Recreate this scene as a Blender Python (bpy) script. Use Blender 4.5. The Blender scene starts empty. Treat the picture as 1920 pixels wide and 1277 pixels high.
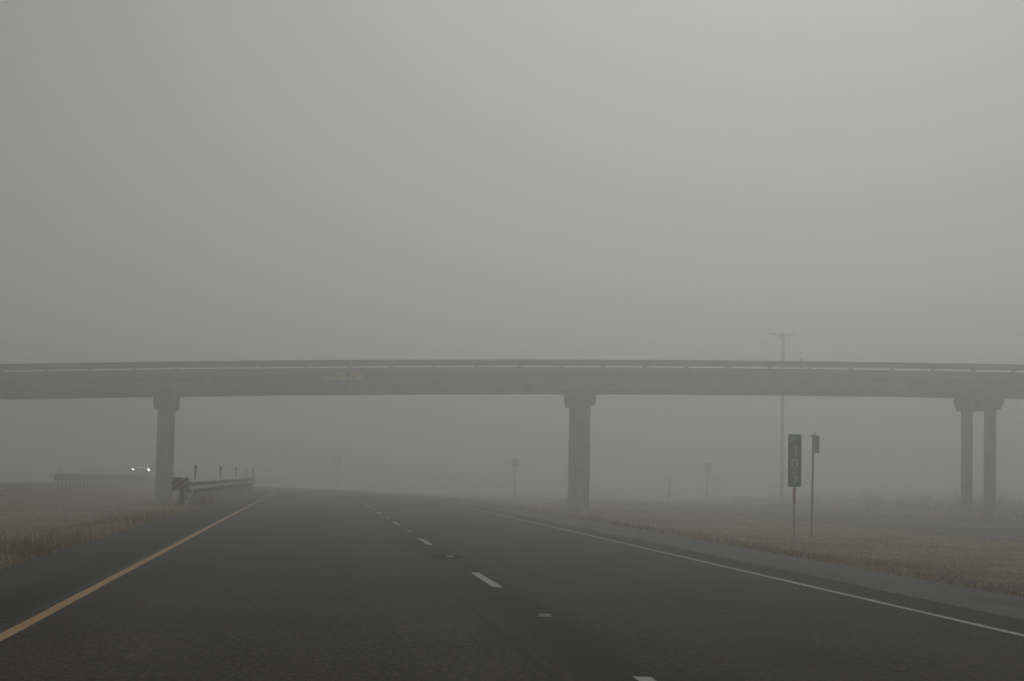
import bpy, math, random
import numpy as np
from mathutils import Matrix, Vector

random.seed(7)
rng = np.random.default_rng(11)
R = math.radians
S = bpy.context.scene
C = S.collection

# ------------------------------------------------------------------ camera
CAM_H = 1.0616
YAW, PITCH, ROLL = 0.0915147, 0.0630868, 0.0179033
cam_data = bpy.data.cameras.new('camera')
cam_data.sensor_width = 36.0
cam_data.lens = 3998.0 / 1920.0 * 36.0
cam_data.clip_start = 0.1
cam_data.clip_end = 4000.0
cam = bpy.data.objects.new('camera', cam_data)
C.objects.link(cam)
fw = Vector((math.sin(YAW) * math.cos(PITCH), math.cos(YAW) * math.cos(PITCH), math.sin(PITCH)))
rt = Vector((math.cos(YAW), -math.sin(YAW), 0))
up = rt.cross(fw)
r2 = rt * math.cos(ROLL) + up * math.sin(ROLL)
u2 = up * math.cos(ROLL) - rt * math.sin(ROLL)
cam.matrix_world = Matrix(((r2.x, u2.x, -fw.x, 0), (r2.y, u2.y, -fw.y, 0), (r2.z, u2.z, -fw.z, CAM_H), (0, 0, 0, 1)))
S.camera = cam

# ------------------------------------------------------------------ sky and sun
SUN_EL, SUN_AZ = 36.0, 13.0  # azimuth clockwise from straight down the road (+Y)
world = bpy.data.worlds.new('World')
S.world = world
world.use_nodes = True
wn, wl = world.node_tree.nodes, world.node_tree.links
wn.clear()
sky = wn.new('ShaderNodeTexSky')
sky.sky_type = 'NISHITA'
sky.sun_disc = False
sky.sun_elevation = R(SUN_EL)
sky.sun_rotation = R(SUN_AZ)
sky.air_density = 1.0
sky.dust_density = 2.5
sky.ozone_density = 1.0
hs = wn.new('ShaderNodeHueSaturation')
hs.inputs['Saturation'].default_value = 0.12
tint = wn.new('ShaderNodeMix')
tint.data_type = 'RGBA'
tint.blend_type = 'MULTIPLY'
tint.inputs['Factor'].default_value = 1.0
tint.inputs['B'].default_value = (0.98, 1.0, 0.985, 1)
bg = wn.new('ShaderNodeBackground')
bg.inputs['Strength'].default_value = 0.09
wo = wn.new('ShaderNodeOutputWorld')
wl.new(sky.outputs[0], hs.inputs['Color'])
wl.new(hs.outputs[0], tint.inputs['A'])
wl.new(tint.outputs['Result'], bg.inputs['Color'])
wl.new(bg.outputs[0], wo.inputs['Surface'])

sd = bpy.data.lights.new('sun', 'SUN')
sd.energy = 1.5
sd.angle = R(20)
sd.color = (0.985, 0.97, 0.935)
sun = bpy.data.objects.new('sun', sd)
C.objects.link(sun)
sdir = Vector((math.sin(R(SUN_AZ)) * math.cos(R(SUN_EL)), math.cos(R(SUN_AZ)) * math.cos(R(SUN_EL)), math.sin(R(SUN_EL))))
sun.rotation_euler = sdir.to_track_quat('Z', 'Y').to_euler()
sun.location = (30, 30, 60)

S.view_settings.view_transform = 'Standard'
S.view_settings.look = 'None'
S.view_settings.exposure = -1.79
S.view_settings.gamma = 1.0
S.view_settings.use_curve_mapping = False

cy = S.cycles
cy.max_bounces = 10
cy.diffuse_bounces = 2
cy.glossy_bounces = 2
cy.transmission_bounces = 2
cy.volume_bounces = 8
cy.transparent_max_bounces = 8
cy.use_denoising = True
cy.denoiser = 'OPENIMAGEDENOISE'
cy.denoising_prefilter = 'ACCURATE'
cy.sample_clamp_indirect = 4.0
cy.caustics_reflective = False
cy.caustics_refractive = False

FOG_DENSITY = 0.0122
FOG_G = 0.88

# ------------------------------------------------------------------ helpers
def tag(o, label=None, cat=None, group=None, kind=None):
    if label: o['label'] = label
    if cat: o['category'] = cat
    if group: o['group'] = group
    if kind: o['kind'] = kind
    return o

def empty(name, loc=(0, 0, 0), rz=0.0):
    o = bpy.data.objects.new(name, None)
    C.objects.link(o)
    o.location = loc
    o.rotation_euler = (0, 0, rz)
    o.empty_display_size = 0.2
    return o

class MB:
    def __init__(s):
        s.v, s.f = [], []
    def raw(s, vs, fs):
        b = len(s.v)
        s.v += [tuple(v) for v in vs]
        s.f += [tuple(i + b for i in f) for f in fs]
        return s
    def box(s, x0, x1, y0, y1, z0, z1):
        return s.raw([(x0, y0, z0), (x1, y0, z0), (x1, y1, z0), (x0, y1, z0), (x0, y0, z1), (x1, y0, z1), (x1, y1, z1), (x0, y1, z1)],
                     [(0, 3, 2, 1), (4, 5, 6, 7), (0, 1, 5, 4), (1, 2, 6, 5), (2, 3, 7, 6), (3, 0, 4, 7)])
    def cyl(s, p0, p1, r0, r1=None, n=12):
        r1 = r0 if r1 is None else r1
        p0, p1 = Vector(p0), Vector(p1)
        d = (p1 - p0).normalized()
        a = d.orthogonal().normalized()
        b = d.cross(a)
        vs = []
        for p, r in ((p0, r0), (p1, r1)):
            for i in range(n):
                t = 2 * math.pi * i / n
                vs.append(p + a * (r * math.cos(t)) + b * (r * math.sin(t)))
        fs = [(i, (i + 1) % n, n + (i + 1) % n, n + i) for i in range(n)]
        fs += [tuple(range(n - 1, -1, -1)), tuple(range(n, 2 * n))]
        return s.raw(vs, fs)
    def bar(s, p0, p1, w, h):
        p0, p1 = Vector(p0), Vector(p1)
        d = (p1 - p0).normalized()
        a = d.cross(Vector((0, 0, 1)))
        a = a.normalized() if a.length > 1e-4 else Vector((1, 0, 0))
        b = a.cross(d)
        vs = []
        for p in (p0, p1):
            for i, j in ((-1, -1), (1, -1), (1, 1), (-1, 1)):
                vs.append(p + a * (i * w / 2) + b * (j * h / 2))
        return s.raw(vs, [(3, 2, 1, 0), (4, 5, 6, 7), (0, 1, 5, 4), (1, 2, 6, 5), (2, 3, 7, 6), (3, 0, 4, 7)])
    def sweep(s, rings, close=True, caps=True):
        n = len(rings[0])
        vs = [p for r in rings for p in r]
        fs = []
        for k in range(len(rings) - 1):
            for i in range(n if close else n - 1):
                j = (i + 1) % n
                fs.append((k * n + i, k * n + j, (k + 1) * n + j, (k + 1) * n + i))
        if caps and close:
            fs.append(tuple(range(n - 1, -1, -1)))
            fs.append(tuple((len(rings) - 1) * n + i for i in range(n)))
        return s.raw(vs, fs)
    def mesh(s, name):
        m = bpy.data.meshes.new(name)
        m.from_pydata(s.v, [], s.f)
        m.update()
        return m
    def build(s, name, mat, parent=None, loc=None, smooth=False, bevel=0.0):
        m = s.mesh(name)
        o = bpy.data.objects.new(name, m)
        C.objects.link(o)
        m.materials.append(mat)
        if smooth:
            m.shade_smooth()
        if parent: o.parent = parent
        if loc: o.location = loc
        if bevel:
            b = o.modifiers.new('bevel', 'BEVEL')
            b.width = bevel
            b.segments = 1
            b.limit_method = 'ANGLE'
        return o

def inst(src, parent=None, loc=None, rot=None):
    o = src.copy()
    C.objects.link(o)
    if parent: o.parent = parent
    if loc is not None: o.location = loc
    if rot is not None: o.rotation_euler = rot
    return o

# ------------------------------------------------------------------ materials
def new_mat(name):
    m = bpy.data.materials.new(name)
    m.use_nodes = True
    n, l = m.node_tree.nodes, m.node_tree.links
    return m, n, l, n['Principled BSDF']

def N(n, kind, **kw):
    o = n.new(kind)
    for k, v in kw.items():
        if k.startswith('i_'):
            o.inputs[k[2:].replace('_', ' ')].default_value = v
        else:
            setattr(o, k, v)
    return o

def ramp(n, stops):
    r = n.new('ShaderNodeValToRGB')
    e = r.color_ramp.elements
    e[0].position, e[0].color = stops[0][0], (*stops[0][1], 1)
    e[1].position, e[1].color = stops[-1][0], (*stops[-1][1], 1)
    for p, c in stops[1:-1]:
        x = e.new(p)
        x.color = (*c, 1)
    return r

def mixrgb(n, l, blend, fac, a, b):
    m = n.new('ShaderNodeMix')
    m.data_type = 'RGBA'
    m.blend_type = blend
    for sock, v in (('Factor', fac), ('A', a), ('B', b)):
        if hasattr(v, 'links') or isinstance(v, bpy.types.NodeSocket):
            l.new(v, m.inputs[sock])
        else:
            m.inputs[sock].default_value = v if sock == 'Factor' else (*v, 1)
    return m.outputs['Result']

def math_n(n, l, op, a, b=None, c=None):
    m = n.new('ShaderNodeMath')
    m.operation = op
    for i, v in enumerate((a, b, c)):
        if v is None: continue
        if isinstance(v, bpy.types.NodeSocket): l.new(v, m.inputs[i])
        else: m.inputs[i].default_value = v
    return m.outputs[0]

def plain(name, col, rough=0.7, metal=0.0, var=0.25, scale=6.0, bump=0.0, spec=0.3):
    m, n, l, p = new_mat(name)
    tc = N(n, 'ShaderNodeTexCoord')
    no = N(n, 'ShaderNodeTexNoise', i_Scale=scale, i_Detail=6.0, i_Roughness=0.65)
    l.new(tc.outputs['Object'], no.inputs['Vector'])
    lo = tuple(c * (1 - var) for c in col)
    hi = tuple(c * (1 + var) for c in col)
    r = ramp(n, [(0.3, lo), (0.7, hi)])
    l.new(no.outputs[0], r.inputs[0])
    l.new(r.outputs[0], p.inputs['Base Color'])
    p.inputs['Roughness'].default_value = rough
    p.inputs['Metallic'].default_value = metal
    p.inputs['Specular IOR Level'].default_value = spec
    if bump:
        b = N(n, 'ShaderNodeBump', i_Strength=bump, i_Distance=0.02)
        l.new(no.outputs[0], b.inputs['Height'])
        l.new(b.outputs[0], p.inputs['Normal'])
    return m

def asphalt(name, col, speck=0.5, seam=False, big=0.2, rough=0.9):
    m, n, l, p = new_mat(name)
    uv = N(n, 'ShaderNodeUVMap')
    tc = N(n, 'ShaderNodeTexCoord')
    fine = N(n, 'ShaderNodeTexNoise', i_Scale=34.0, i_Detail=6.0, i_Roughness=0.8)
    fm = N(n, 'ShaderNodeMapping')
    fm.inputs['Scale'].default_value = (1.0, 0.22, 1.0)
    l.new(tc.outputs['Object'], fm.inputs['Vector'])
    l.new(fm.outputs[0], fine.inputs['Vector'])
    vor = N(n, 'ShaderNodeTexVoronoi', i_Scale=38.0)
    l.new(tc.outputs['Object'], vor.inputs['Vector'])
    mp = N(n, 'ShaderNodeMapping')
    mp.inputs['Scale'].default_value = (1.0, 0.06, 1.0)
    l.new(uv.outputs[0], mp.inputs['Vector'])
    strk = N(n, 'ShaderNodeTexNoise', i_Scale=2.2, i_Detail=5.0, i_Roughness=0.6)
    l.new(mp.outputs[0], strk.inputs['Vector'])
    blot = N(n, 'ShaderNodeTexNoise', i_Scale=0.55, i_Detail=4.0)
    l.new(tc.outputs['Object'], blot.inputs['Vector'])
    r1 = ramp(n, [(0.33, tuple(c * (1 - speck) for c in col)), (0.5, col), (0.67, tuple(c * (1 + speck * 1.6) for c in col))])
    l.new(fine.outputs[0], r1.inputs[0])
    c = r1.outputs[0]
    # pale aggregate chips
    chip = ramp(n, [(0.10, (1.9, 1.75, 1.6)), (0.2, (1, 1, 1))])
    l.new(vor.outputs['Distance'], chip.inputs[0])
    c = mixrgb(n, l, 'MULTIPLY', 0.55, c, chip.outputs[0])
    g = ramp(n, [(0.3, (1 - big,) * 3), (0.7, (1 + big,) * 3)])
    l.new(strk.outputs[0], g.inputs[0])
    c = mixrgb(n, l, 'MULTIPLY', 1.0, c, g.outputs[0])
    g2 = ramp(n, [(0.3, (1 - big * 0.7,) * 3), (0.7, (1 + big * 0.7,) * 3)])
    l.new(blot.outputs[0], g2.inputs[0])
    c = mixrgb(n, l, 'MULTIPLY', 1.0, c, g2.outputs[0])
    if seam:
        sx = N(n, 'ShaderNodeSeparateXYZ')
        l.new(uv.outputs[0], sx.inputs[0])
        wob = math_n(n, l, 'MULTIPLY_ADD', strk.outputs[0], 0.30, -0.15)
        x = math_n(n, l, 'ADD', sx.outputs[0], wob)
        off = math_n(n, l, 'ABSOLUTE', math_n(n, l, 'SUBTRACT', math_n(n, l, 'ABSOLUTE', math_n(n, l, 'SUBTRACT', x, XC)), 1.83))
        dw = math_n(n, l, 'ABSOLUTE', math_n(n, l, 'SUBTRACT', off, 0.85))
        wp = N(n, 'ShaderNodeMapRange', interpolation_type='SMOOTHSTEP')
        wp.inputs['From Min'].default_value = 0.05
        wp.inputs['From Max'].default_value = 0.55
        wp.inputs['To Min'].default_value = 0.16
        wp.inputs['To Max'].default_value = 0.0
        l.new(dw, wp.inputs[0])
        c = mixrgb(n, l, 'MIX', wp.outputs[0], c, (0.11, 0.10, 0.088))
        # tar-stained joint along the lane line, and a thin older seam beside it
        for centre, half, depth in ((1.74, 0.40, 0.72), (1.30, 0.07, 0.45)):
            d = math_n(n, l, 'ABSOLUTE', math_n(n, l, 'SUBTRACT', x, centre))
            mr = N(n, 'ShaderNodeMapRange', interpolation_type='SMOOTHSTEP')
            mr.inputs['From Min'].default_value = half * 0.25
            mr.inputs['From Max'].default_value = half
            mr.inputs['To Min'].default_value = depth
            mr.inputs['To Max'].default_value = 0.0
            l.new(d, mr.inputs[0])
            c = mixrgb(n, l, 'MIX', mr.outputs[0], c, (0.016, 0.015, 0.014))
    l.new(c, p.inputs['Base Color'])
    p.inputs['Roughness'].default_value = rough
    p.inputs['Specular IOR Level'].default_value = 0.10
    b = N(n, 'ShaderNodeBump', i_Strength=0.9, i_Distance=0.012)
    l.new(fine.outputs[0], b.inputs['Height'])
    l.new(b.outputs[0], p.inputs['Normal'])
    return m

def paint(name, col, under=(0.06, 0.058, 0.054), wear=0.5):
    m, n, l, p = new_mat(name)
    tc = N(n, 'ShaderNodeTexCoord')
    no = N(n, 'ShaderNodeTexNoise', i_Scale=28.0, i_Detail=6.0, i_Roughness=0.7)
    n2 = N(n, 'ShaderNodeTexNoise', i_Scale=1.3, i_Detail=3.0)
    l.new(tc.outputs['Object'], no.inputs['Vector'])
    l.new(tc.outputs['Object'], n2.inputs['Vector'])
    a = math_n(n, l, 'ADD', no.outputs[0], math_n(n, l, 'MULTIPLY', n2.outputs[0], 0.5))
    r = ramp(n, [(0.52, (wear,) * 3), (0.84, (0, 0, 0))])
    l.new(a, r.inputs[0])
    c = mixrgb(n, l, 'MIX', r.outputs[0], col, under)
    l.new(c, p.inputs['Base Color'])
    p.inputs['Roughness'].default_value = 0.75
    return m

XC = 1.8196                      # lane line
M = {}
M['asphalt'] = asphalt('asphalt', (0.056, 0.0475, 0.038), 1.0, True)
M['shoulder_dark'] = asphalt('shoulder_dark', (0.044, 0.0445, 0.043), 0.4)
M['shoulder_pale'] = asphalt('shoulder_pale', (0.165, 0.165, 0.155), 0.25)
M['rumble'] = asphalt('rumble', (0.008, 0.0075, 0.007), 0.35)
M['ramp'] = asphalt('ramp', (0.07, 0.071, 0.07), 0.3)
M['yellow_paint'] = paint('yellow_paint', (0.62, 0.31, 0.045), wear=0.35)
M['white_paint'] = paint('white_paint', (0.50, 0.50, 0.46), wear=0.45)
M['tar'] = plain('tar', (0.010, 0.0095, 0.009), 1.0, var=0.3, scale=20, spec=0.02)
M['concrete'] = plain('concrete', (0.50, 0.495, 0.455), 0.88, var=0.22, scale=0.9, bump=0.1)
M['concrete_dark'] = plain('concrete_dark', (0.49, 0.485, 0.445), 0.88, var=0.25, scale=1.3, bump=0.1)
M['galv'] = plain('galv', (0.58, 0.59, 0.585), 0.7, 0.1, var=0.2, scale=4)
M['steel'] = plain('steel', (0.20, 0.205, 0.20), 0.6, 0.4, var=0.25, scale=8)
M['wood'] = plain('wood', (0.12, 0.105, 0.085), 0.9, var=0.3, scale=5)
M['sign_green'] = plain('sign_green', (0.0015, 0.20, 0.115), 0.8, var=0.1)
M['sign_white'] = plain('sign_white', (0.93, 0.94, 0.92), 0.6, var=0.03)
M['sign_yellow'] = plain('sign_yellow', (0.98, 0.70, 0.10), 0.5, var=0.1)
M['sign_grey'] = plain('sign_grey', (0.24, 0.245, 0.235), 0.6, 0.2, var=0.12)
M['faded_ink'] = plain('faded_ink', (0.16, 0.11, 0.05), 0.7, var=0.2)
M['ink'] = plain('ink', (0.015, 0.015, 0.015), 0.6, var=0.1)
M['rust'] = plain('rust', (0.55, 0.26, 0.05), 0.8, var=0.25, scale=14)
M['reflector'] = plain('reflector', (0.16, 0.07, 0.05), 0.4, var=0.1)
M['marker'] = plain('marker', (0.42, 0.42, 0.40), 0.6, var=0.15, scale=30)
M['marker_lens'] = plain('marker_lens', (0.75, 0.75, 0.72), 0.25, var=0.05)
M['truck_paint'] = plain('truck_paint', (0.05, 0.052, 0.055), 0.35, 0.2, var=0.05)
M['glass'] = plain('glass', (0.02, 0.022, 0.024), 0.1, var=0.05)
M['rubber'] = plain('rubber', (0.02, 0.02, 0.02), 0.85, var=0.1)
M['ceramic'] = plain('ceramic', (0.16, 0.15, 0.14), 0.4, var=0.1)

m, n, l, p = new_mat('headlight')          # lit headlights of the oncoming pickup
p.inputs['Base Color'].default_value = (0.8, 0.8, 0.8, 1)
p.inputs['Emission Color'].default_value = (1, 0.985, 0.94, 1)
p.inputs['Emission Strength'].default_value = 620.0
m.cycles.emission_sampling = 'NONE'
M['headlight'] = m

m, n, l, p = new_mat('hazard_stripes')     # flat print: diagonal yellow and black stripes
tc = N(n, 'ShaderNodeTexCoord')
sx = N(n, 'ShaderNodeSeparateXYZ')
l.new(tc.outputs['Object'], sx.inputs[0])
t = math_n(n, l, 'SUBTRACT', math_n(n, l, 'MULTIPLY', sx.outputs[0], 0.85), sx.outputs[2])
t = math_n(n, l, 'FRACT', math_n(n, l, 'MULTIPLY_ADD', t, 6.2, 10.25))
t = math_n(n, l, 'GREATER_THAN', t, 0.5)
no = N(n, 'ShaderNodeTexNoise', i_Scale=9.0, i_Detail=5.0)
l.new(tc.outputs['Object'], no.inputs['Vector'])
c = mixrgb(n, l, 'MIX', t, (0.025, 0.025, 0.025), (0.50, 0.30, 0.05))
r = ramp(n, [(0.35, (0.65, 0.62, 0.6)), (0.6, (1, 1, 1))])
l.new(no.outputs[0], r.inputs[0])
l.new(mixrgb(n, l, 'MULTIPLY', 1.0, c, r.outputs[0]), p.inputs['Base Color'])
p.inputs['Roughness'].default_value = 0.6
M['hazard'] = m

# soil and thatch under the grass
m, n, l, p = new_mat('dormant_turf')
tc = N(n, 'ShaderNodeTexCoord')
a = N(n, 'ShaderNodeTexNoise', i_Scale=0.45, i_Detail=8.0, i_Roughness=0.68)
b2 = N(n, 'ShaderNodeTexNoise', i_Scale=7.0, i_Detail=8.0, i_Roughness=0.75)
l.new(tc.outputs['Object'], a.inputs['Vector'])
l.new(tc.outputs['Object'], b2.inputs['Vector'])
ra = ramp(n, [(0.36, (0.17, 0.115, 0.065)), (0.5, (0.36, 0.26, 0.135)), (0.58, (0.46, 0.35, 0.19)), (0.68, (0.26, 0.22, 0.095))])
l.new(a.outputs[0], ra.inputs[0])
rb = ramp(n, [(0.3, (0.55, 0.5, 0.46)), (0.5, (1, 1, 1)), (0.72, (1.5, 1.45, 1.35))])
l.new(b2.outputs[0], rb.inputs[0])
turf = mixrgb(n, l, 'MULTIPLY', 1.0, ra.outputs[0], rb.outputs[0])
sx = N(n, 'ShaderNodeSeparateXYZ')          # bare mud worn by wheels on the right verge
l.new(tc.outputs['Object'], sx.inputs[0])
yy = math_n(n, l, 'SUBTRACT', sx.outputs[1], 26.5)
xx = math_n(n, l, 'SUBTRACT', math_n(n, l, 'SUBTRACT', sx.outputs[0], 9.1), math_n(n, l, 'MULTIPLY', yy, 0.08))
d2 = math_n(n, l, 'ADD', math_n(n, l, 'POWER', math_n(n, l, 'ABSOLUTE', math_n(n, l, 'DIVIDE', xx, 1.7)), 2.0), math_n(n, l, 'POWER', math_n(n, l, 'ABSOLUTE', math_n(n, l, 'DIVIDE', yy, 6.0)), 2.0))
d2 = math_n(n, l, 'ADD', d2, math_n(n, l, 'MULTIPLY_ADD', b2.outputs[0], 1.6, -0.8))
mm = N(n, 'ShaderNodeMapRange')
mm.inputs['From Min'].default_value = 0.6
mm.inputs['From Max'].default_value = 1.3
mm.inputs['To Min'].default_value = 0.85
mm.inputs['To Max'].default_value = 0.0
l.new(d2, mm.inputs[0])
l.new(mixrgb(n, l, 'MIX', mm.outputs[0], turf, (0.055, 0.042, 0.030)), p.inputs['Base Color'])
p.inputs['Roughness'].default_value = 1.0
p.inputs['Specular IOR Level'].default_value = 0.1
bb = N(n, 'ShaderNodeBump', i_Strength=0.9, i_Distance=0.05)
l.new(b2.outputs[0], bb.inputs['Height'])
l.new(bb.outputs[0], p.inputs['Normal'])
M['turf'] = m

m, n, l, p = new_mat('grass_blades')
at = N(n, 'ShaderNodeAttribute', attribute_name='tone')
n.remove(p)
df = N(n, 'ShaderNodeBsdfDiffuse')
tl = N(n, 'ShaderNodeBsdfTranslucent')
ms = N(n, 'ShaderNodeMixShader')
ms.inputs[0].default_value = 0.45
l.new(at.outputs['Color'], df.inputs['Color'])
l.new(at.outputs['Color'], tl.inputs['Color'])
l.new(df.outputs[0], ms.inputs[1])
l.new(tl.outputs[0], ms.inputs[2])
l.new(ms.outputs[0], n['Material Output'].inputs['Surface'])
M['grass'] = m

# ------------------------------------------------------------------ the lie of the land
XC = 1.8196                      # lane line
SLOPE = 0.01914                  # carriageway falls to the right
X_YEL, X_WHT = XC - 3.66, XC + 3.66
X_LS, X_RS = -3.03, 7.60         # outer edges of the shoulders
CURVE_Y, CURVE_R, CURVE_END = 90.0, 1200.0, 230.0

def bend(Y, y0=CURVE_Y, y1=CURVE_END):
    Y = np.asarray(Y, float)
    a = np.clip(Y - y0, 0, y1 - y0)
    return -(a * a) / (2 * CURVE_R) - np.clip(Y - y1, 0, None) * (y1 - y0) / CURVE_R

def bend2(Y):                    # the opposing carriageway turns a little later
    return bend(Y, 150.0, 290.0)

def crest(Y):
    Y = np.asarray(Y, float)
    a = np.clip(Y - 40, 0, 180)
    return -(a * a) / 60000.0 - np.clip(Y - 220, 0, None) * 180 / 30000.0

def road_z(xs, Y):
    return -SLOPE * np.asarray(xs, float) + crest(Y)

PX = np.array([-600, -60, -40, -26.5, -25.5, -14.2, -13.2, -9.5, -6.0, -4.2, -3.2, -3.0, 0.0, 7.55, 7.75, 9.0, 10.6, 13.5, 17.0, 19.3, 28.2, 29.5, 33.0, 45.0, 80, 600])
PZ = np.array([-0.6, -0.6, -0.4, 0.02, 0.06, 0.04, 0.02, -0.55, -0.42, -0.06, 0.035, 0.02, -0.06, -0.20, -0.185, -0.30, -0.42, -0.46, -0.50, -0.535, -0.56, -0.60, -0.72, -0.60, -0.5, -0.5])

_wk = [(rng.normal(0, 0.5, 2), rng.uniform(0, 6.28)) for _ in range(14)]
def lump(X, Y):
    z = 0
    for k, ph in _wk:
        z = z + np.sin(X * k[0] * 2.2 + Y * k[1] * 2.2 + ph)
    return z / 14.0

def ground_z(X, Y):
    X = np.asarray(X, float)
    Y = np.asarray(Y, float)
    xs = X - bend(Y)
    xo = X - bend2(Y)
    z1 = np.interp(xs, PX, PZ)
    z2 = np.interp(xo, PX, PZ)
    w = np.clip((xs + 9.5) / 3.0, 0, 1)          # median ditch: hand over between the two roadbeds
    z = z1 * w + z2 * (1 - w)
    amp = np.clip((xs - 8.2) / 3, 0, 1) * np.clip((19.0 - xs) / 1.5, 0, 1) + np.clip((xs - 29.5) / 3, 0, 1) + np.clip((-3.6 - xs) / 1.5, 0, 1) * np.clip((xo + 13.0) / 1.5, 0, 1)
    return z + crest(Y) + 0.10 * lump(X, Y) * amp

def grid(name, mat, xs, ys, zf, xoff=None, kind='structure', uv=None):
    xs, ys = np.asarray(xs, float), np.asarray(ys, float)
    XX, YY = np.meshgrid(xs, ys)
    U = XX.copy()
    if xoff is not None:
        XX = XX + xoff(YY)
    ZZ = zf(U, YY) if xoff is not None else zf(XX, YY)
    v = np.stack([XX, YY, ZZ], -1).reshape(-1, 3)
    nx, ny = len(xs), len(ys)
    i = np.arange((ny - 1) * (nx - 1))
    a = (i // (nx - 1)) * nx + i % (nx - 1)
    f = np.stack([a, a + 1, a + nx + 1, a + nx], -1)
    me = bpy.data.meshes.new(name)
    me.vertices.add(len(v))
    me.vertices.foreach_set('co', v.ravel())
    me.loops.add(f.size)
    me.loops.foreach_set('vertex_index', f.ravel().astype(np.int32))
    me.polygons.add(len(f))
    me.polygons.foreach_set('loop_start', (np.arange(len(f)) * 4).astype(np.int32))
    lay = me.uv_layers.new(name='UVMap')
    uvs = np.stack([U.ravel(), YY.ravel()], -1)[f.ravel()]
    lay.data.foreach_set('uv', uvs.astype(np.float32).ravel())
    me.update()
    me.validate()
    me.materials.append(mat)
    me.shade_smooth()
    o = bpy.data.objects.new(name, me)
    C.objects.link(o)
    if kind: o['kind'] = kind
    return o

gx = np.unique(np.concatenate([np.linspace(-700, -60, 22), np.linspace(-60, -14, 40), np.linspace(-14, 30, 150), np.linspace(30, 80, 60), np.linspace(80, 700, 22)]))
gy = np.unique(np.concatenate([np.linspace(-200, 0, 12), np.linspace(0, 120, 240), np.linspace(120, 240, 120), np.linspace(240, 700, 40)]))
ground = grid('ground', M['turf'], gx, gy, ground_z)

ry = np.unique(np.concatenate([np.linspace(-60, 0, 7), np.linspace(0, 120, 61), np.linspace(120, 260, 60), np.linspace(260, 600, 30)]))
road = grid('road', M['asphalt'], [X_YEL - 0.12, X_YEL + 1.2, XC - 1, XC, XC + 1, X_WHT - 1.2, X_WHT + 0.10], ry, road_z, bend)
tag(road, 'dark asphalt two-lane carriageway', None, None, 'structure')

# shoulders leave a slot for the milled rumble strips
RL0, RL1 = -2.38, -1.985
RR0, RR1 = 5.60, 6.20
RUM_END = 130.0
def shoulder(name, mat, edge_in, edge_out, r0, r1, sgn):
    lo, hi = min(edge_in, edge_out), max(edge_in, edge_out)
    ya = [y for y in ry if y <= RUM_END] + [RUM_END]
    yb = [RUM_END] + [y for y in ry if y > RUM_END]
    o = grid(name, mat, [lo, r0], sorted(set(ya)), road_z, bend)
    # second strip and the stretch beyond the rumble strip are joined into the same sheet
    parts = [([r1, hi], sorted(set(ya))), ([lo, r0, r1, hi], sorted(set(yb)))]
    import bmesh
    bm = bmesh.new()
    bm.from_mesh(o.data)
    for xs, ys in parts:
        t = grid('tmp', mat, xs, ys, road_z, bend)
        bm.from_mesh(t.data)
        tm = t.data
        bpy.data.objects.remove(t)
        bpy.data.meshes.remove(tm)
    bm.to_mesh(o.data)
    bm.free()
    return o
sh_l = shoulder('shoulder_left', M['shoulder_dark'], X_YEL - 0.12, X_LS, RL0, RL1, -1)
sh_r = shoulder('shoulder_right', M['shoulder_pale'], X_WHT + 0.10, X_RS, RR0, RR1, 1)

def rumble(x0, x1, parent):
    ys, dz = [], []
    y = -4.0
    while y < RUM_END - 0.3:
        for a, d in ((0.0, 0), (0.03, -0.015), (0.09, -0.022), (0.15, -0.015), (0.18, 0)):
            ys.append(y + a)
            dz.append(d)
        y += 0.3048
    ys = [-60.0] + ys + [RUM_END]
    dz = [0] + dz + [0]
    ys = [round(float(np.float32(q)), 4) for q in ys]
    dd = dict(zip(np.round(ys, 4), dz))
    def zf(U, Y):
        d = np.vectorize(lambda q: dd[round(q, 4)])(Y)
        side = np.where((U > x0 + 1e-6) & (U < x1 - 1e-6), 1.0, 0.0)
        return road_z(U, Y) + d * side
    o = grid('rumble_strip', M['rumble'], [x0, x0 + 0.012, x1 - 0.012, x1], np.round(ys, 4), zf, bend, kind='stuff')
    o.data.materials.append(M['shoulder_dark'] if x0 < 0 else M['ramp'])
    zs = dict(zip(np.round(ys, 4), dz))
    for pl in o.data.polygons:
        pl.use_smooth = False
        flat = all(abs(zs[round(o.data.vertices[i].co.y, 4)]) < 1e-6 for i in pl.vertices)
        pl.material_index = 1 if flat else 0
    o.parent = parent
    return o
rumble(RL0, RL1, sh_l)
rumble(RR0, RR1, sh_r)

def line(name, mat, x0, x1, y0, y1, parent, lift=0.004, step=2.0, jag=0.0):
    ys = np.linspace(y0, y1, max(2, int((y1 - y0) / step) + 1))
    o = grid(name, mat, [x0, x1], ys, lambda U, Y: road_z(U, Y) + lift, bend, kind=None)
    if jag:
        for v in o.data.vertices:
            v.co.x += random.uniform(-jag, jag)
    o.parent = parent
    return o
line('yellow_edge_line', M['yellow_paint'], X_YEL - 0.043, X_YEL + 0.043, -40, 400, road, jag=0.004, step=1.2)
line('white_edge_line', M['white_paint'], X_WHT - 0.043, X_WHT + 0.043, -40, 400, road, jag=0.004, step=1.2)
Y0 = 11.70
for k in range(-2, 22):
    yf = Y0 + 12.192 * k
    line('lane_dash', M['white_paint'], XC - 0.05, XC + 0.05, yf - 3.05, yf, road, jag=0.006, step=0.3)

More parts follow.
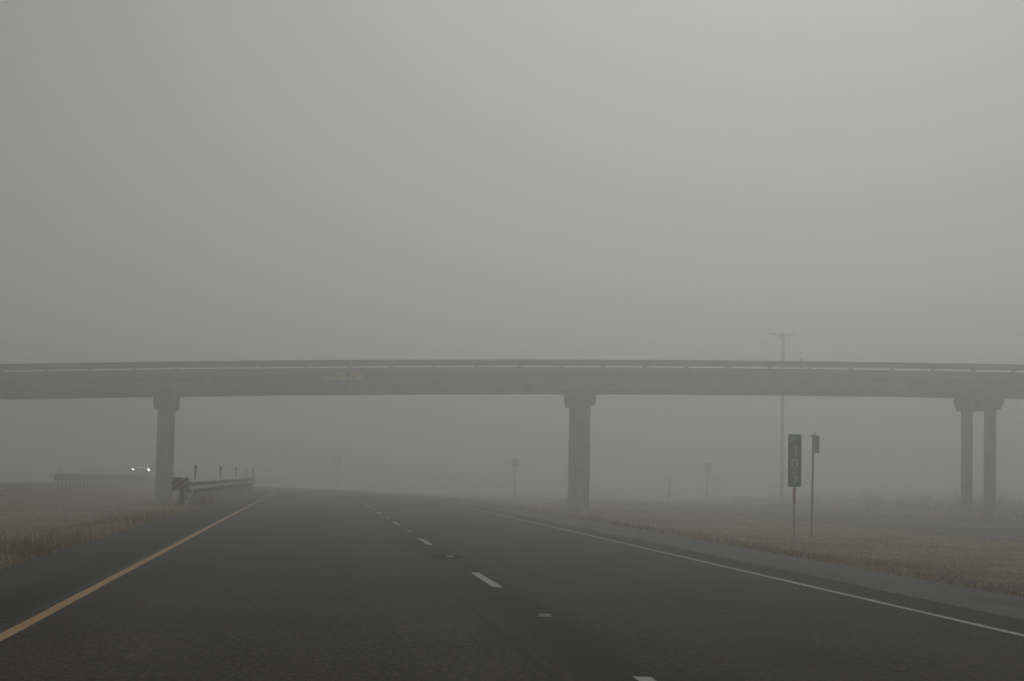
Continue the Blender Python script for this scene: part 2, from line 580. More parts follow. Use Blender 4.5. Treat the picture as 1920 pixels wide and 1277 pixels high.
# on-ramp lying lower on the right, and the opposing carriageway
def ramp_z(U, Y): return -0.512 - 0.004 * (U - 19.5) + crest(Y)
rampo = grid('ramp', M['ramp'], [19.5, 22, 25, 28.0], ry, ramp_z, bend)
def ramp_line(name, x0, x1, mat):
    o = grid(name, mat, [x0, x1], np.linspace(-40, 300, 171), lambda U, Y: ramp_z(U, Y) + 0.004, bend, kind=None)
    o.parent = rampo
ramp_line('white_edge_line', 24.95, 25.10, M['white_paint'])
ramp_line('yellow_edge_line', 20.6, 20.75, M['yellow_paint'])
def opp_z(U, Y): return 0.085 + 0.004 * (U + 20) + crest(Y)
opp = grid('opposing_road', M['shoulder_dark'], [-25.4, -22, -18, -14.5], ry, opp_z, bend2)
for x, mt in ((-15.6, 'yellow_paint'), (-23.0, 'white_paint')):
    o = grid('edge_line', M[mt], [x - 0.075, x + 0.075], np.linspace(-40, 400, 171), lambda U, Y: opp_z(U, Y) + 0.004, bend2, kind=None)
    o.parent = opp

# ------------------------------------------------------------------ raised pavement markers
def marker(Y, patch):
    z = float(road_z(XC, Y))
    e = empty('pavement_marker', (XC + float(bend(Y)), Y, z))
    mb = MB()
    w, d, h = 0.055, 0.055, 0.022
    mb.raw([(-w, -d, 0.001), (w, -d, 0.001), (w, d, 0.001), (-w, d, 0.001), (-w * .8, -d * .45, h), (w * .8, -d * .45, h), (w * .8, d * .45, h), (-w * .8, d * .45, h)],
           [(0, 3, 2, 1), (4, 5, 6, 7), (0, 1, 5, 4), (1, 2, 6, 5), (2, 3, 7, 6), (3, 0, 4, 7)])
    mb.build('body', M['marker'], e)
    mb = MB()
    mb.raw([(-w * .86, -d * .97, 0.004), (w * .86, -d * .97, 0.004), (w * .72, -d * .53, h - 0.002), (-w * .72, -d * .53, h - 0.002),
            (-w * .86, -d * .90, 0.004), (w * .86, -d * .90, 0.004), (w * .72, -d * .46, h - 0.002), (-w * .72, -d * .46, h - 0.002)],
           [(0, 1, 2, 3), (7, 6, 5, 4), (0, 4, 5, 1), (1, 5, 6, 2), (2, 6, 7, 3), (3, 7, 4, 0)])
    o = mb.build('reflector', M['marker_lens'], e)
    o.location = (0, -0.004, 0.001)
    if patch:
        mb = MB()
        rings = []
        for s_, zz in ((1.0, 0.001), (0.86, 0.006)):
            rings.append([(0.20 * s_ * math.cos(t) * (1 + 0.07 * math.sin(3 * t)), 0.62 * s_ * math.sin(t) + 0.1, zz - SLOPE * 0.20 * s_ * math.cos(t)) for t in np.linspace(0, 2 * math.pi, 28, endpoint=False)])
        mb.sweep(rings, caps=False)
        nb = len(mb.v)
        mb.v.append((0, 0.1, 0.006))
        mb.f += [(28 + i, 28 + (i + 1) % 28, nb) for i in range(28)]
        mb.build('patch', M['tar'], e, smooth=True)
        tag(e, 'small white raised marker sitting in a dark oval tar patch between lane dashes', 'road marker', 'raised markers along the lane line')
    else:
        tag(e, 'small pale raised marker on bare asphalt between lane dashes', 'road marker', 'raised markers along the lane line')
for Y, pt in ((4.6, False), (16.6, False), (28.2, True), (40.3, False), (51.9, False), (64.3, False), (76.5, False)):
    marker(Y, pt)

# ------------------------------------------------------------------ overpass
BY0, BY1 = 99.2, 106.8           # near and far faces of the deck
def soffit(X):
    q = X - 9.15
    if X < -16:
        q0 = -16 - 9.15
        return 5.09 + 0.0226 * q0 - 0.00039 * q0 * q0 + 0.022 * (X + 16)
    if X > 38:
        q0 = 38 - 9.15
        return 5.09 + 0.0226 * q0 - 0.00039 * q0 * q0
    return 5.09 + 0.0226 * q - 0.00039 * q * q
BENTS = [-7.06 + 19.88 * k for k in range(-3, 6)]
ov = empty('overpass', (BENTS[3], 103.0, -0.4))
tag(ov, 'long grey concrete girder overpass on column piers crossing the highway in fog', 'overpass')
OV = Vector(ov.location)
def ovb(mb, name, mat, parent=ov, bevel=0.0, smooth=False):
    mb.v = [(x - OV.x, y - OV.y, z - OV.z) for x, y, z in mb.v] if parent is ov else mb.v
    return mb.build(name, mat, parent, smooth=smooth, bevel=bevel)
XA, XB = BENTS[0] - 6, BENTS[-1] + 6
# girders: I-sections, span by span
GH = 0.70
prof = [(-0.24, 0), (0.24, 0), (0.24, 0.13), (0.11, 0.20), (0.11, 0.50), (0.30, 0.58), (0.30, GH), (-0.30, GH), (-0.30, 0.58), (-0.11, 0.50), (-0.11, 0.20), (-0.24, 0.13)]
for s0, s1 in zip(BENTS[:-1], BENTS[1:]):
    for gyc in (99.75, 101.9, 104.1, 106.25):
        mb = MB()
        rings = []
        for X in np.linspace(s0 + 0.03, s1 - 0.03, 9):
            rings.append([(X, gyc + a, soffit(X) + b) for a, b in prof])
        mb.sweep(rings)
        ovb(mb, 'girder', M['concrete_dark'])
xs_b = np.linspace(BENTS[0], BENTS[-1], 90)
mb = MB()
mb.sweep([[(X, BY0, soffit(X) + GH + 0.003), (X, BY1, soffit(X) + GH + 0.003), (X, BY1, soffit(X) + GH + 0.21), (X, BY0, soffit(X) + GH + 0.21)] for X in xs_b])
ovb(mb, 'deck', M['concrete'])
for side, ya, yb in (('near', BY0 - 0.03, BY0 + 0.30), ('far', BY1 - 0.30, BY1 + 0.03)):
    mb = MB()
    mb.sweep([[(X, ya, soffit(X) + GH + 0.10), (X, yb, soffit(X) + GH + 0.213), (X, yb, soffit(X) + GH + 0.29), (X, ya, soffit(X) + GH + 0.29)] for X in xs_b])
    ovb(mb, 'curb', M['concrete'])
    mb = MB()
    z0, z1 = GH + 0.39, GH + 0.675
    mb.sweep([[(X, ya + 0.02, soffit(X) + z0), (X, yb - 0.03, soffit(X) + z0), (X, yb - 0.03, soffit(X) + z1), (X, ya + 0.02, soffit(X) + z1)] for X in xs_b])
    ovb(mb, 'rail', M['concrete'])
    k = 0
    src = None
    X = BENTS[0] + 0.85
    while X < BENTS[-1]:
        if src is None:
            mb = MB()
            mb.box(-0.09, 0.09, -0.10, 0.10, 0, 0.135)
            src = mb.build('rail_post', M['concrete_dark'], ov)
            o = src
        else:
            o = inst(src, ov)
        o.location = Vector((X, (ya + yb) / 2, soffit(X) + GH + 0.28)) - OV
        X += 1.982
# piers: each bent is a cap on two round columns
for X in BENTS:
    zc = soffit(X) - 0.003
    mb = MB()
    cy0, cy1 = 100.35, 105.65
    pr = [(cy0, zc), (cy0, zc - 0.36), (cy0 + 0.55, zc - 0.74), (cy1 - 0.55, zc - 0.74), (cy1, zc - 0.36), (cy1, zc)]
    mb.sweep([[(X - 0.46, y, z) for y, z in pr], [(X + 0.46, y, z) for y, z in pr]])
    ovb(mb, 'pier_cap', M['concrete_dark'], bevel=0.03)
    for yy in (101.15, 104.85):
        gz = float(ground_z(X, yy)) - 0.3
        mb = MB()
        mb.cyl((X, yy, gz), (X, yy, zc - 0.72), 0.30 * 1.0, n=28)
        mb.v = [(X + (x - X) * 0.29 / 0.30, y, z) for x, y, z in mb.v]
        ovb(mb, 'column', M['concrete_dark'], smooth=False)

# clearance sign fixed to the fascia
def text_mesh(txt, size, name, mat, parent, loc, extrude=0.002, sx=1.0, rot=(math.pi / 2, 0, 0), bold=0.03):
    cu = bpy.data.curves.new(name, 'FONT')
    cu.body = txt
    cu.size = size
    cu.align_x = 'CENTER'
    cu.align_y = 'CENTER'
    cu.extrude = extrude
    cu.offset = size * bold
    cu.resolution_u = 3
    t = bpy.data.objects.new('tmp_text', cu)
    C.objects.link(t)
    dg = bpy.context.evaluated_depsgraph_get()
    me = bpy.data.meshes.new_from_object(t.evaluated_get(dg))
    bpy.data.objects.remove(t)
    me.name = name
    me.materials.clear()
    me.materials.append(mat)
    o = bpy.data.objects.new(name, me)
    C.objects.link(o)
    o.parent = parent
    o.location = loc
    o.rotation_euler = rot
    o.scale = (sx, 1, 1)
    return o
e = empty('clearance_sign', (1.30, 99.14, 5.52))
e.rotation_euler = (0, -0.03, 0)
tag(e, 'small yellow clearance sign fixed to the overpass side above the left lane', 'sign')
mb = MB()
mb.box(-0.82, 0.82, -0.012, 0.0, -0.20, 0.20)
mb.build('panel', M['sign_yellow'], e)
for xx in (-0.6, 0.6):
    mb = MB()
    mb.box(xx - 0.03, xx + 0.03, 0.001, 0.10, -0.19, 0.19)
    mb.build('bracket', M['steel'], e)
text_mesh('15', 0.34, 'lettering', M['faded_ink'], e, (-0.54, -0.014, 0.0), bold=0.008)
text_mesh('FT', 0.20, 'lettering', M['faded_ink'], e, (-0.22, -0.014, -0.05), bold=0.008)
text_mesh('4', 0.34, 'lettering', M['faded_ink'], e, (0.20, -0.014, 0.0), bold=0.008)
text_mesh('IN', 0.20, 'lettering', M['faded_ink'], e, (0.48, -0.014, -0.05), bold=0.008)

# slim post on the far parapet
xz = 24.6
e = empty('marker_post', (xz, 106.68, soffit(xz) + GH + 0.675))
tag(e, 'short thin post standing up from the overpass railing', 'post')
mb = MB(); mb.box(-0.028, 0.028, -0.028, 0.028, 0, 0.52); mb.build('stem', M['steel'], e)
mb = MB(); mb.box(-0.031, 0.031, -0.031, 0.031, 0.521, 0.55); mb.build('cap', M['steel'], e)

# ------------------------------------------------------------------ mile marker
gz = float(ground_z(10.6, 46.5))
e = empty('mile_marker', (10.60, 46.5, gz))
e.rotation_euler = (0, 0, -0.10)
tag(e, 'narrow green mile 103 sign on a steel post beside the right shoulder', 'sign')
zb, zt = 0.92 - gz, 2.08 - gz
def upost(x, y, z0, z1, w=0.052, d=0.03, t=0.006):
    mb = MB()
    prf = [(-w / 2, d), (-w / 2 + t, d), (-w / 4, t), (w / 4, t), (w / 2 - t, d), (w / 2, d), (w / 4 + t, 0), (-w / 4 - t, 0)]
    mb.sweep([[(x + a, y + b, z0) for a, b in prf], [(x + a, y + b, z1) for a, b in prf]])
    return mb
upost(0, 0.005, -0.35, zt - 0.1).build('post', M['galv'], e)
o = upost(0, 0.001, zb - 0.36, zb - 0.03, w=0.064, d=0.036).build('post_band', M['rust'], e)
o['label'] = 'rusty orange band on the post just below the sign'
mb = MB()
w2, rr = 0.1475, 0.035
pts = []
for cx, cz, a0 in ((w2 - rr, zt - rr, 0), (-w2 + rr, zt - rr, 90), (-w2 + rr, zb + rr, 180), (w2 - rr, zb + rr, 270)):
    for k in range(5):
        t = R(a0 + k * 22.5)
        pts.append((cx + rr * math.cos(t), cz + rr * math.sin(t)))
mb.sweep([[(x, -0.004, z) for x, z in pts], [(x, 0.0, z) for x, z in pts]])
panel = mb.build('panel', M['sign_green'], e)
text_mesh('MILE', 0.115, 'lettering', M['sign_white'], e, (0, -0.0065, zt - 0.125), sx=0.86, bold=0.012)
mb = MB()                                   # the 1 with its flag
one = [(-0.005, -0.115), (0.036, -0.115), (0.036, 0.125), (0.004, 0.125), (-0.062, 0.078), (-0.062, 0.036), (-0.005, 0.070)]
mb.sweep([[(x, -0.0085, z) for x, z in one], [(x, -0.0045, z) for x, z in one]])
o = mb.build('numeral', M['sign_white'], e); o.location = (0.01, 0, zt - 0.37)
for ch, zz in (('0', 0.665), ('3', 0.965)):
    text_mesh(ch, 0.33, 'numeral', M['sign_white'], e, (0, -0.0065, zt - zz), sx=0.98, bold=0.028)
for zz in (zt - 0.04, zb + 0.05):
    mb = MB(); mb.cyl((0, -0.010, zz), (0, -0.003, zz), 0.009, n=8); mb.build('bolt', M['galv'], e)

# post with a panel turned edge-on
gz = float(ground_z(13.48, 57.0))
e = empty('sign_post', (13.48, 57.0, gz))
e.rotation_euler = (0, 0.012, 0)
tag(e, 'thin steel post with a small panel seen edge-on beside the ramp', 'sign')
upost(0, 0, -0.35, 2.30 - gz, w=0.055, d=0.04).build('post', M['steel'], e)
upost(0, -0.002, 0.78 - gz, 0.98 - gz, w=0.062, d=0.046).build('post_band', M['rust'], e)
mb = MB(); mb.box(-0.002, 0.002, -0.02, 0.30, 1.82 - gz, 2.28 - gz)
o = mb.build('panel', M['sign_grey'], e); o.location = (0.035, 0.0, 0); o.rotation_euler = (0, 0, R(-37))
mb = MB(); mb.bar((-0.085, -0.03, 2.265 - gz), (0.06, 0.02, 2.325 - gz), 0.06, 0.022); mb.build('bracket', M['steel'], e)

# ------------------------------------------------------------------ guardrails
W_PROF = [(0.0, -0.155), (0.012, -0.148), (0.075, -0.11), (0.080, -0.075), (0.02, -0.03), (0.0, 0.0), (0.02, 0.03), (0.080, 0.075), (0.075, 0.11), (0.012, 0.148), (0.0, 0.155)]
def guardrail(name, label, xf, y0, y1, zf, sgn, delins, panel_x=None, root_y=None, panel=True, metal='galv'):
    """xf(Y): lateral line of the rail face; zf(X,Y): ground; sgn +1 = beam faces +X"""
    X0 = float(xf(y0))
    O = Vector((X0, y0, float(zf(X0, y0))))
    e = empty(name, O)
    tag(e, label, 'guardrail')
    RC = 0.63                                  # beam centre height
    rings, back = [], []
    ys = np.concatenate([[y0], np.arange(y0 + 1.905, y1, 1.905)])
    t = 0.004
    full = [(a, b) for a, b in W_PROF] + [(a - t, b) for a, b in reversed(W_PROF)]
    def pt(Y, a, b):
        X = float(xf(Y))
        return (X + sgn * a - O.x, Y - O.y, float(zf(X - sgn * 0.25, Y)) + RC + b - O.z)
    mb = MB()
    mb.sweep([[pt(Y, a, b) for a, b in full] for Y in ys])
    mb.build('rail', M[metal], e)
    src = blk = None
    for Y in ys:
        X = float(xf(Y)); gz_ = float(zf(X - sgn * 0.3, Y))
        if src is None:
            mb = MB()
            mb.box(-0.05, 0.05, -0.075, -0.068, -0.5, 0.76).box(-0.05, 0.05, 0.068, 0.075, -0.5, 0.76).box(-0.003, 0.003, -0.0675, 0.0675, -0.5, 0.759)
            src = mb.build('post', M[metal], e)
            mb = MB(); mb.box(-0.05, 0.05, -0.07, 0.07, -0.17, 0.17)
            blk = mb.build('block', M['wood'], src)
            blk.location = (sgn * 0.105, 0, 0.60)
            o = src
        else:
            o = inst(src, e)
            b_ = inst(blk, o)
        o.location = Vector((X - sgn * 0.165, Y + 0.02, gz_)) - O
    dsrc = rsrc = None
    for Y in delins:
        X = float(xf(Y)); gz_ = float(zf(X - sgn * 0.3, Y))
        if dsrc is None:
            mb = MB(); mb.box(-0.028, 0.028, -0.008, 0.008, 0.0, 0.43)
            dsrc = mb.build('delineator', M['galv'], e)
            mb = MB(); mb.box(-0.035, 0.035, -0.010, -0.0085, 0.33, 0.425)
            rsrc = mb.build('reflector', M['reflector'], dsrc)
            o = dsrc
        else:
            o = inst(dsrc, e)
            inst(rsrc, o)
        o.location = Vector((X - sgn * 0.03, Y, gz_ + 0.755)) - O
        o.rotation_euler = (random.uniform(-.03, .03), random.uniform(-.03, .03), 0)
    return e, O

e, O = guardrail('guardrail', 'galvanized guardrail with striped end panel along the left shoulder', lambda Y: -3.27 + 0.0075 * (np.clip(Y, 57, 110) - 57) + bend(Y), 56.6, 215.0, ground_z, 1, (60, 74, 86, 97, 108, 119, 130))
# impact head with striped face, strut, stub post and cable
gz = O.z
mb = MB(); mb.box(-0.205, 0.205, -0.004, 0.0, -0.17, 0.17)
pn = mb.build('end_panel', M['hazard'], e); pn.location = (-0.11, -1.6, 0.685 - gz)
pn['label'] = 'square yellow and black diagonally striped end panel'
mb = MB(); mb.raw([(-0.17, 0.001, -0.15), (0.17, 0.001, -0.15), (0.17, 0.001, 0.15), (-0.17, 0.001, 0.15), (0.03, 0.75, -0.15), (0.17, 0.75, -0.15), (0.17, 0.75, 0.15), (0.03, 0.75, 0.15)],
                  [(0, 1, 2, 3), (7, 6, 5, 4), (0, 4, 5, 1), (1, 5, 6, 2), (2, 6, 7, 3), (3, 7, 4, 0)])
o = mb.build('impact_head', M['steel'], e); o.location = (-0.11, -1.6, 0.685 - gz)
mb = MB(); mb.raw(*(lambda b: (b.v, b.f))(MB().bar((0.02, -0.88, 0.63), (0.02, 0.05, 0.63), 0.02, 0.30))); mb.build('end_beam', M['galv'], e)
mb = MB(); mb.box(-0.15, -0.03, -1.15, -1.0, -0.45, 0.5); mb.build('end_post', M['wood'], e)
mb = MB(); mb.bar((-0.08, -0.95, 0.5), (0.10, 0.6, 0.02), 0.06, 0.05); mb.build('strut', M['galv'], e)
mb = MB(); mb.cyl((-0.02, -1.02, 0.06), (0.08, 1.7, 0.55), 0.022, n=8); mb.build('cable', M['galv'], e)

guardrail('guardrail', 'dim fogged guardrail far across the grassy median', lambda Y: -14.0 + bend2(Y), 118.0, 250.0, lambda X, Y: np.interp(np.asarray(X) - bend2(Y), PX, PZ) + crest(Y) - 0.03, -1, (120, 132.5, 145), metal='steel')

# ------------------------------------------------------------------ far signs and posts in the fog
def far_sign(X, Y, zt, zb, w, label, rz=0.0, lean=0.0):
    g = float(ground_z(X, Y))
    e = empty('road_sign', (X, Y, g), rz)
    e.rotation_euler = (0, lean, rz)
    tag(e, label, 'sign', 'road signs fading in the fog')
    mb = MB(); mb.box(-0.04, 0.04, 0.006, 0.07, -0.4, zt - g - 0.06); mb.build('post', M['steel'], e)
    mb = MB(); mb.box(-w / 2, w / 2, 0.0, 0.005, zb - g, zt - g); mb.build('panel', M['sign_grey'], e, bevel=0.001)
far_sign(15.57, 165, 2.31, 1.73, 0.60, 'small square sign on a thin post, faint between the overpass lane piers', 0.2)
far_sign(30.65, 165, 2.27, 1.55, 0.58, 'small sign on a leaning post between the ramp and the utility pole', 0.0, 0.02)
far_sign(2.32, 215, 2.68, 1.84, 1.05, 'barely visible sign panel in thick fog where the road vanishes')
g = float(ground_z(21.78, 130))
e = empty('delineator_post', (21.78, 130, g))
tag(e, 'short bare delineator post standing in the fog beyond the ramp grass', 'post')
mb = MB(); mb.box(-0.028, 0.028, -0.02, 0.02, -0.3, 1.06 - g); mb.build('stem', M['steel'], e)
mb = MB(); mb.box(-0.028, 0.028, -0.024, -0.021, 0.90 - g, 1.03 - g); mb.build('reflector', M['reflector'], e)

# utility pole
g = float(ground_z(37.72, 170))
e = empty('utility_pole', (37.72, 170, g))
tag(e, 'tall wooden utility pole with a crossarm rising behind the overpass', 'utility pole')
mb = MB(); mb.cyl((0, 0, -1), (-0.03, 0, 13.0 - g), 0.18, 0.135, n=14); mb.build('shaft', M['wood'], e, smooth=False)
mb = MB(); mb.bar((-1.16, -0.17, 12.86 - g), (0.95, -0.17, 12.80 - g), 0.11, 0.13); arm = mb.build('crossarm', M['wood'], e)
for xx in (-1.08, -0.55, 0.5, 0.88):
    mb = MB(); mb.cyl((xx, -0.17, 12.90 - g), (xx, -0.17, 13.05 - g), 0.05, 0.035, n=10); mb.build('insulator', M['ceramic'], arm)
for s_ in (-1, 1):
    mb = MB(); mb.bar((s_ * 0.62, -0.2, 12.76 - g), (0.0, -0.17, 12.25 - g), 0.03, 0.04); mb.build('brace', M['steel'], e)
mb = MB(); mb.cyl((-0.30, -0.02, 12.46 - g), (-0.30, -0.02, 12.78 - g), 0.17, n=16); mb.build('transformer', M['sign_grey'], e)

# ------------------------------------------------------------------ oncoming pickup with its lights on
TY = 245.0
TX = -19.45
tz = float(opp_z(-16.0, TY)) 
e = empty('pickup_truck', (TX, TY, tz))
tag(e, 'oncoming pickup truck hidden in fog, only its two headlights showing', 'truck')
dzl = 0.95 - tz
def hexa(mb, x0, x1, prof_yz):
    mb.sweep([[(x0, y, z) for y, z in prof_yz], [(x1, y, z) for y, z in prof_yz]])
    return mb
hexa(MB(), -0.97, 0.97, [(0.0, 0.42), (5.6, 0.42), (5.6, 1.12), (2.9, 1.12), (1.5, 1.16), (0.12, 1.08), (0.0, 0.95)]).build('body', M['truck_paint'], e, bevel=0.05)
mb = MB()
mb.raw([(-0.93, 1.45, 1.15), (0.93, 1.45, 1.15), (0.93, 3.5, 1.12), (-0.93, 3.5, 1.12), (-0.72, 2.1, 1.82), (0.72, 2.1, 1.82), (0.74, 3.35, 1.84), (-0.74, 3.35, 1.84)],
       [(0, 3, 2, 1), (4, 5, 6, 7), (0, 1, 5, 4), (1, 2, 6, 5), (2, 3, 7, 6), (3, 0, 4, 7)])
mb.build('cab', M['truck_paint'], e, bevel=0.04)
mb = MB(); mb.raw([(-0.82, 1.50, 1.18), (0.82, 1.50, 1.18), (0.68, 2.04, 1.76), (-0.68, 2.04, 1.76)], [(0, 1, 2, 3)]); o = mb.build('windshield', M['glass'], e); o.location = (0, -0.02, 0.012)
mb = MB(); mb.box(-0.62, 0.62, -0.03, -0.002, 0.66, 0.98); mb.build('grille', M['steel'], e)
mb = MB(); mb.box(-0.98, 0.98, -0.12, -0.004, 0.42, 0.62); mb.build('bumper', M['galv'], e, bevel=0.03)
for xx in (-0.87, 0.87):
    mb = MB(); mb.cyl((xx, 0.02, dzl), (xx, -0.14, dzl), 0.10, n=16); hl = mb.build('headlight', M['galv'], e)
    mb = MB(); mb.raw([(xx + 0.085 * math.cos(t), -0.146, dzl + 0.085 * math.sin(t)) for t in np.linspace(0, 2 * math.pi, 16, endpoint=False)], [tuple(range(16))]); mb.build('lens', M['headlight'], hl)
    mb = MB(); mb.box(xx * 1.09 - 0.09, xx * 1.09 + 0.09, 1.62, 1.70, 1.18, 1.40); mb.build('mirror', M['truck_paint'], e)
    for yy in (0.95, 4.5):
        mb = MB(); mb.cyl((xx - 0.12, yy, 0.37), (xx + 0.12, yy, 0.37), 0.37, n=20); w_ = mb.build('wheel', M['rubber'], e)
        mb = MB(); mb.cyl((xx - 0.128, yy, 0.37), (xx + 0.128, yy, 0.37), 0.21, n=16); mb.build('rim', M['galv'], w_)

# ------------------------------------------------------------------ grass
def blades(name, X, Y, h, w, tone, lean=0.45, label=None, clump=None):
    n_ = len(X)
    Z = ground_z(X, Y)
    th = rng.uniform(0, math.pi, n_)
    cx, sx_ = np.cos(th) * w / 2, np.sin(th) * w / 2
    la = rng.uniform(0, 2 * math.pi, n_)
    ln = np.abs(rng.normal(0, lean, n_)) * h
    lx, ly = np.cos(la) * ln, np.sin(la) * ln
    V = np.empty((n_, 5, 3))
    zb_ = Z - 0.02
    V[:, 0] = np.stack([X - cx, Y - sx_, zb_], -1)
    V[:, 1] = np.stack([X + cx, Y + sx_, zb_], -1)
    V[:, 2] = np.stack([X + cx * .75 + lx * .3, Y + sx_ * .75 + ly * .3, Z + h * .6], -1)
    V[:, 3] = np.stack([X - cx * .75 + lx * .3, Y - sx_ * .75 + ly * .3, Z + h * .6], -1)
    V[:, 4] = np.stack([X + lx, Y + ly, Z + h * np.clip(1 - 0.25 * (ln / h) ** 2, 0.5, 1)], -1)
    base = np.arange(n_) * 5
    loops = np.stack([base, base + 1, base + 2, base + 3, base + 3, base + 2, base + 4], -1)
    starts = np.stack([np.arange(n_) * 7, np.arange(n_) * 7 + 4], -1)
    me = bpy.data.meshes.new(name)
    me.vertices.add(n_ * 5)
    me.vertices.foreach_set('co', V.ravel())
    me.loops.add(n_ * 7)
    me.loops.foreach_set('vertex_index', loops.ravel().astype(np.int32))
    me.polygons.add(n_ * 2)
    me.polygons.foreach_set('loop_start', starts.ravel().astype(np.int32))
    at = me.color_attributes.new('tone', 'FLOAT_COLOR', 'POINT')
    col = np.ones((n_, 5, 4))
    col[:, :, :3] = tone[:, None, :]
    at.data.foreach_set('color', col.ravel().astype(np.float32))
    me.update()
    me.materials.append(M['grass'])
    o = bpy.data.objects.new(name, me)
    C.objects.link(o)
    tag(o, label, 'grass', None, 'stuff')
    return o

TAN = np.array([0.40, 0.285, 0.150]); OLV = np.array([0.25, 0.215, 0.085]); RED = np.array([0.29, 0.155, 0.085]); PAL = np.array([0.62, 0.50, 0.31]); DRK = np.array([0.08, 0.058, 0.035])
def tones(X, Y, bias):
    """patches: straw, olive and russet grass by slow noise, with blade to blade scatter"""
    a = lump(X * 0.55 + 31, Y * 0.35 - 7) * 6 + rng.normal(0, 0.4, len(X))
    b = lump(X * 0.9 - 11, Y * 0.55 + 19) * 5 + rng.normal(0, 0.4, len(X))
    wts = np.stack([np.exp(bias[0] + 0 * a), np.exp(bias[1] + a), np.exp(bias[2] + b), np.exp(bias[3] - a), np.exp(bias[4] - b)], -1)
    wts /= wts.sum(-1, keepdims=True)
    cum = wts.cumsum(-1)
    pick = (rng.uniform(0, 1, len(X))[:, None] > cum).sum(-1).clip(0, 4)
    c = np.stack([TAN, OLV, RED, PAL, DRK])[pick]
    return c * rng.uniform(0.7, 1.3, (len(X), 1))

def inv_y(n_, y0, y1):
    u = rng.uniform(0, 1, n_)
    return 1 / (1 / y0 - u * (1 / y0 - 1 / y1))

def bare(X, Y):
    """worn muddy wheel rut on the right verge"""
    s_ = ((X - 9.1 - 0.08 * (Y - 26)) / 1.7) ** 2 + ((Y - 26.5) / 6.0) ** 2
    return np.clip(1.6 - s_ + 0.5 * lump(X * 2, Y * 1.3), 0, 1)

# right side, between shoulder and ramp
n_ = 130000
Y = inv_y(n_, 17, 135)
X = rng.uniform(0, 1, n_) * (np.minimum(0.36 * Y + 4, 19.4) - 7.62) + 7.62 + bend(Y)
keep = (rng.uniform(0, 1, n_) > bare(X, Y) * 0.93) & (X > 7.62 + bend(Y))
X, Y = X[keep], Y[keep]
h = rng.gamma(3.0, 0.008, len(X)) + 0.008 + 0.05 * np.clip(lump(X, Y) * 3, 0, 1)
blades('grass_right', X, Y, h, 0.005 + 0.00018 * Y, tones(X, Y, (0.6, 0.1, -0.9, 0.9, -1.6)), 1.7, 'short dormant tan grass between the shoulder and the ramp')
# fringe along the right shoulder
n_ = 26000
Y = inv_y(n_, 19, 130)
X = X_RS + 0.02 + np.abs(rng.normal(0, 0.38, n_)) + bend(Y) + 0.06 * np.sin(Y * 1.3) + 0.05 * np.sin(Y * 3.1)
keep = rng.uniform(0, 1, n_) > bare(X, Y) * 0.85
X, Y = X[keep], Y[keep]
blades('grass_fringe', X, Y, rng.gamma(3.0, 0.019, len(X)) * (0.5 + 0.9 * np.clip(0.5 + lump(X * 3, Y * 2) * 2, 0, 1)) + 0.015, 0.006 + 0.0002 * Y, tones(X, Y, (0.6, -0.5, 0.1, 0.9, -1.0)), 1.4, 'taller russet and straw grass fringe along the right shoulder edge')
# left verge
n_ = 60000
Y = inv_y(n_, 20, 120)
X = X_LS - 0.02 - np.abs(rng.normal(0, 0.75, n_)) + bend(Y) + 0.08 * np.sin(Y * 0.9) + 0.05 * np.sin(Y * 2.3)
keep = X < X_LS + bend(Y) + 0.02
X, Y = X[keep], Y[keep]
blades('grass_verge', X, Y, rng.gamma(3.0, 0.017, len(X)) * (0.5 + 0.9 * np.clip(0.5 + lump(X * 3, Y * 2) * 2, 0, 1)) + 0.02, 0.006 + 0.0002 * Y, tones(X, Y, (0.6, -0.3, -0.2, 1.2, -1.4)), 1.8, 'shaggy pale dry grass verge along the left shoulder')
# median beyond the verge
n_ = 120000
Y = inv_y(n_, 22, 150)
X = -4.0 - rng.uniform(0, 1, n_) * np.minimum(0.13 * Y + 3, 9.8) + bend2(Y)
keep = X < -3.9 + bend(Y)
X, Y = X[keep], Y[keep]
blades('grass_median', X, Y, rng.gamma(4.0, 0.009, len(X)) + 0.015, 0.007 + 0.00024 * Y, tones(X, Y, (0.4, 0.3, 0.2, -0.2, -1.0)), 1.1, 'brown and olive dormant grass in the sunken median')
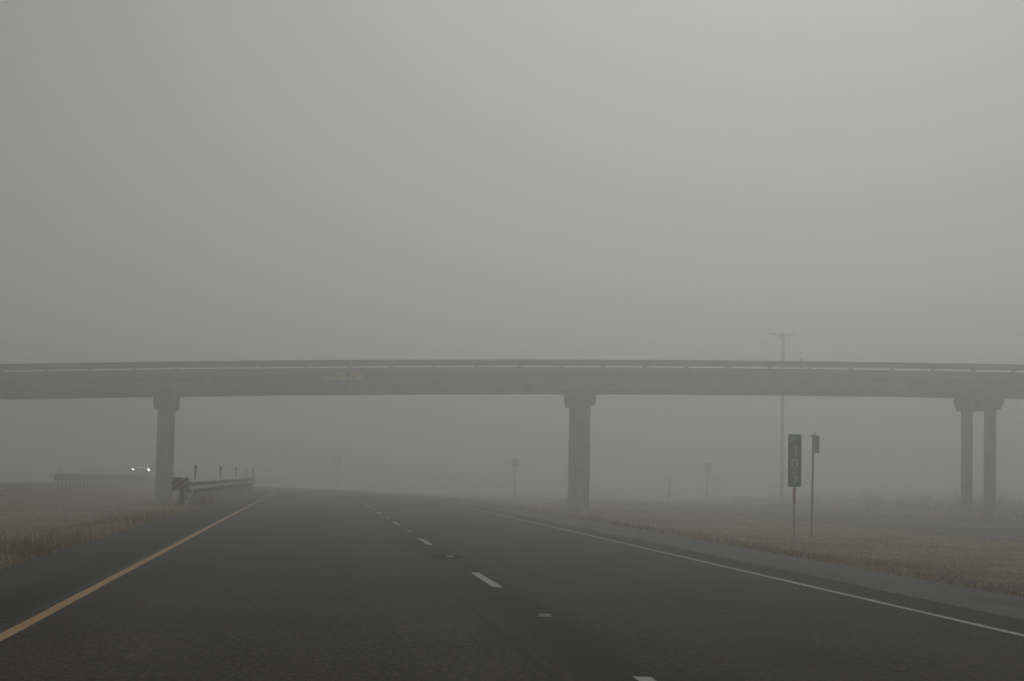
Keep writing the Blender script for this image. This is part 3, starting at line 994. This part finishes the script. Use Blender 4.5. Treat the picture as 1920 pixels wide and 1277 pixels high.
# weeds at the guardrail foot
n_ = 5000
Y = 54.0 + rng.gamma(1.6, 7.0, n_)
X = -3.40 + rng.normal(0, 0.20, n_) + bend(Y)
keep = (X < X_LS + bend(Y)) & (rng.uniform(0, 1, n_) < 0.35 + 0.65 * (np.sin(Y * 1.7) + np.sin(Y * 4.1) > 0.1))
X, Y = X[keep], Y[keep]
blades('dead_weeds', X, Y, rng.gamma(4.0, 0.035, len(X)) + 0.02, 0.012 + 0 * X, tones(X, Y, (-0.3, -1.5, 1.3, 0.0, 0.6)), 0.45, 'dead russet weeds growing around the guardrail posts')
# far side of the ramp
n_ = 70000
Y = inv_y(n_, 60, 190)
X = 28.1 + rng.uniform(0, 1, n_) ** 1.5 * (0.36 * Y + 4 - 20) + bend(Y)
blades('grass_beyond_ramp', X, Y, rng.gamma(4.0, 0.015, len(X)) + 0.02 + 0.15 * np.clip((X - 31) / 8, 0, 1), 0.010 + 0.00026 * Y, tones(X, Y, (0.2, 0.5, -0.2, -0.6, 0.1)), 0.5, 'rough olive grass on the low ground beyond the ramp')
# reeds on the rise
n_ = 30000
Y = rng.uniform(100, 185, n_)
X = 31.5 + rng.gamma(2.2, 6.0, n_) + bend(Y) + 2.0 * np.sin(Y * 0.11)
cl = np.clip(0.6 + 1.6 * lump(X * 1.7, Y * 1.7), 0.15, 1.2)
h = (0.45 + 0.45 * rng.uniform(0, 1, n_) ** 3) * cl * np.clip((X - 29) / 9, 0.25, 1.6)
blades('tall_reeds', X, Y, h, 0.035 + 0.03 * rng.uniform(0, 1, n_), tones(X, Y, (0.1, 0.6, 0.1, -1.0, 0.6)), 0.18, 'tall ragged reeds forming a dark band around the ramp-side piers')

# ------------------------------------------------------------------ fog
m = bpy.data.materials.new('fog')
m.use_nodes = True
n, l = m.node_tree.nodes, m.node_tree.links
n.clear()
pv = n.new('ShaderNodeVolumePrincipled')
pv.inputs['Color'].default_value = (0.982, 0.992, 0.972, 1)
pv.inputs['Density'].default_value = FOG_DENSITY
pv.inputs['Anisotropy'].default_value = FOG_G
out = n.new('ShaderNodeOutputMaterial')
l.new(pv.outputs[0], out.inputs['Volume'])
mb = MB()
mb.box(-760, 760, -260, 760, -8.5, 16.0)
fog = mb.build('haze', m)
tag(fog, 'pale even morning fog filling the whole scene', 'fog', None, 'stuff')
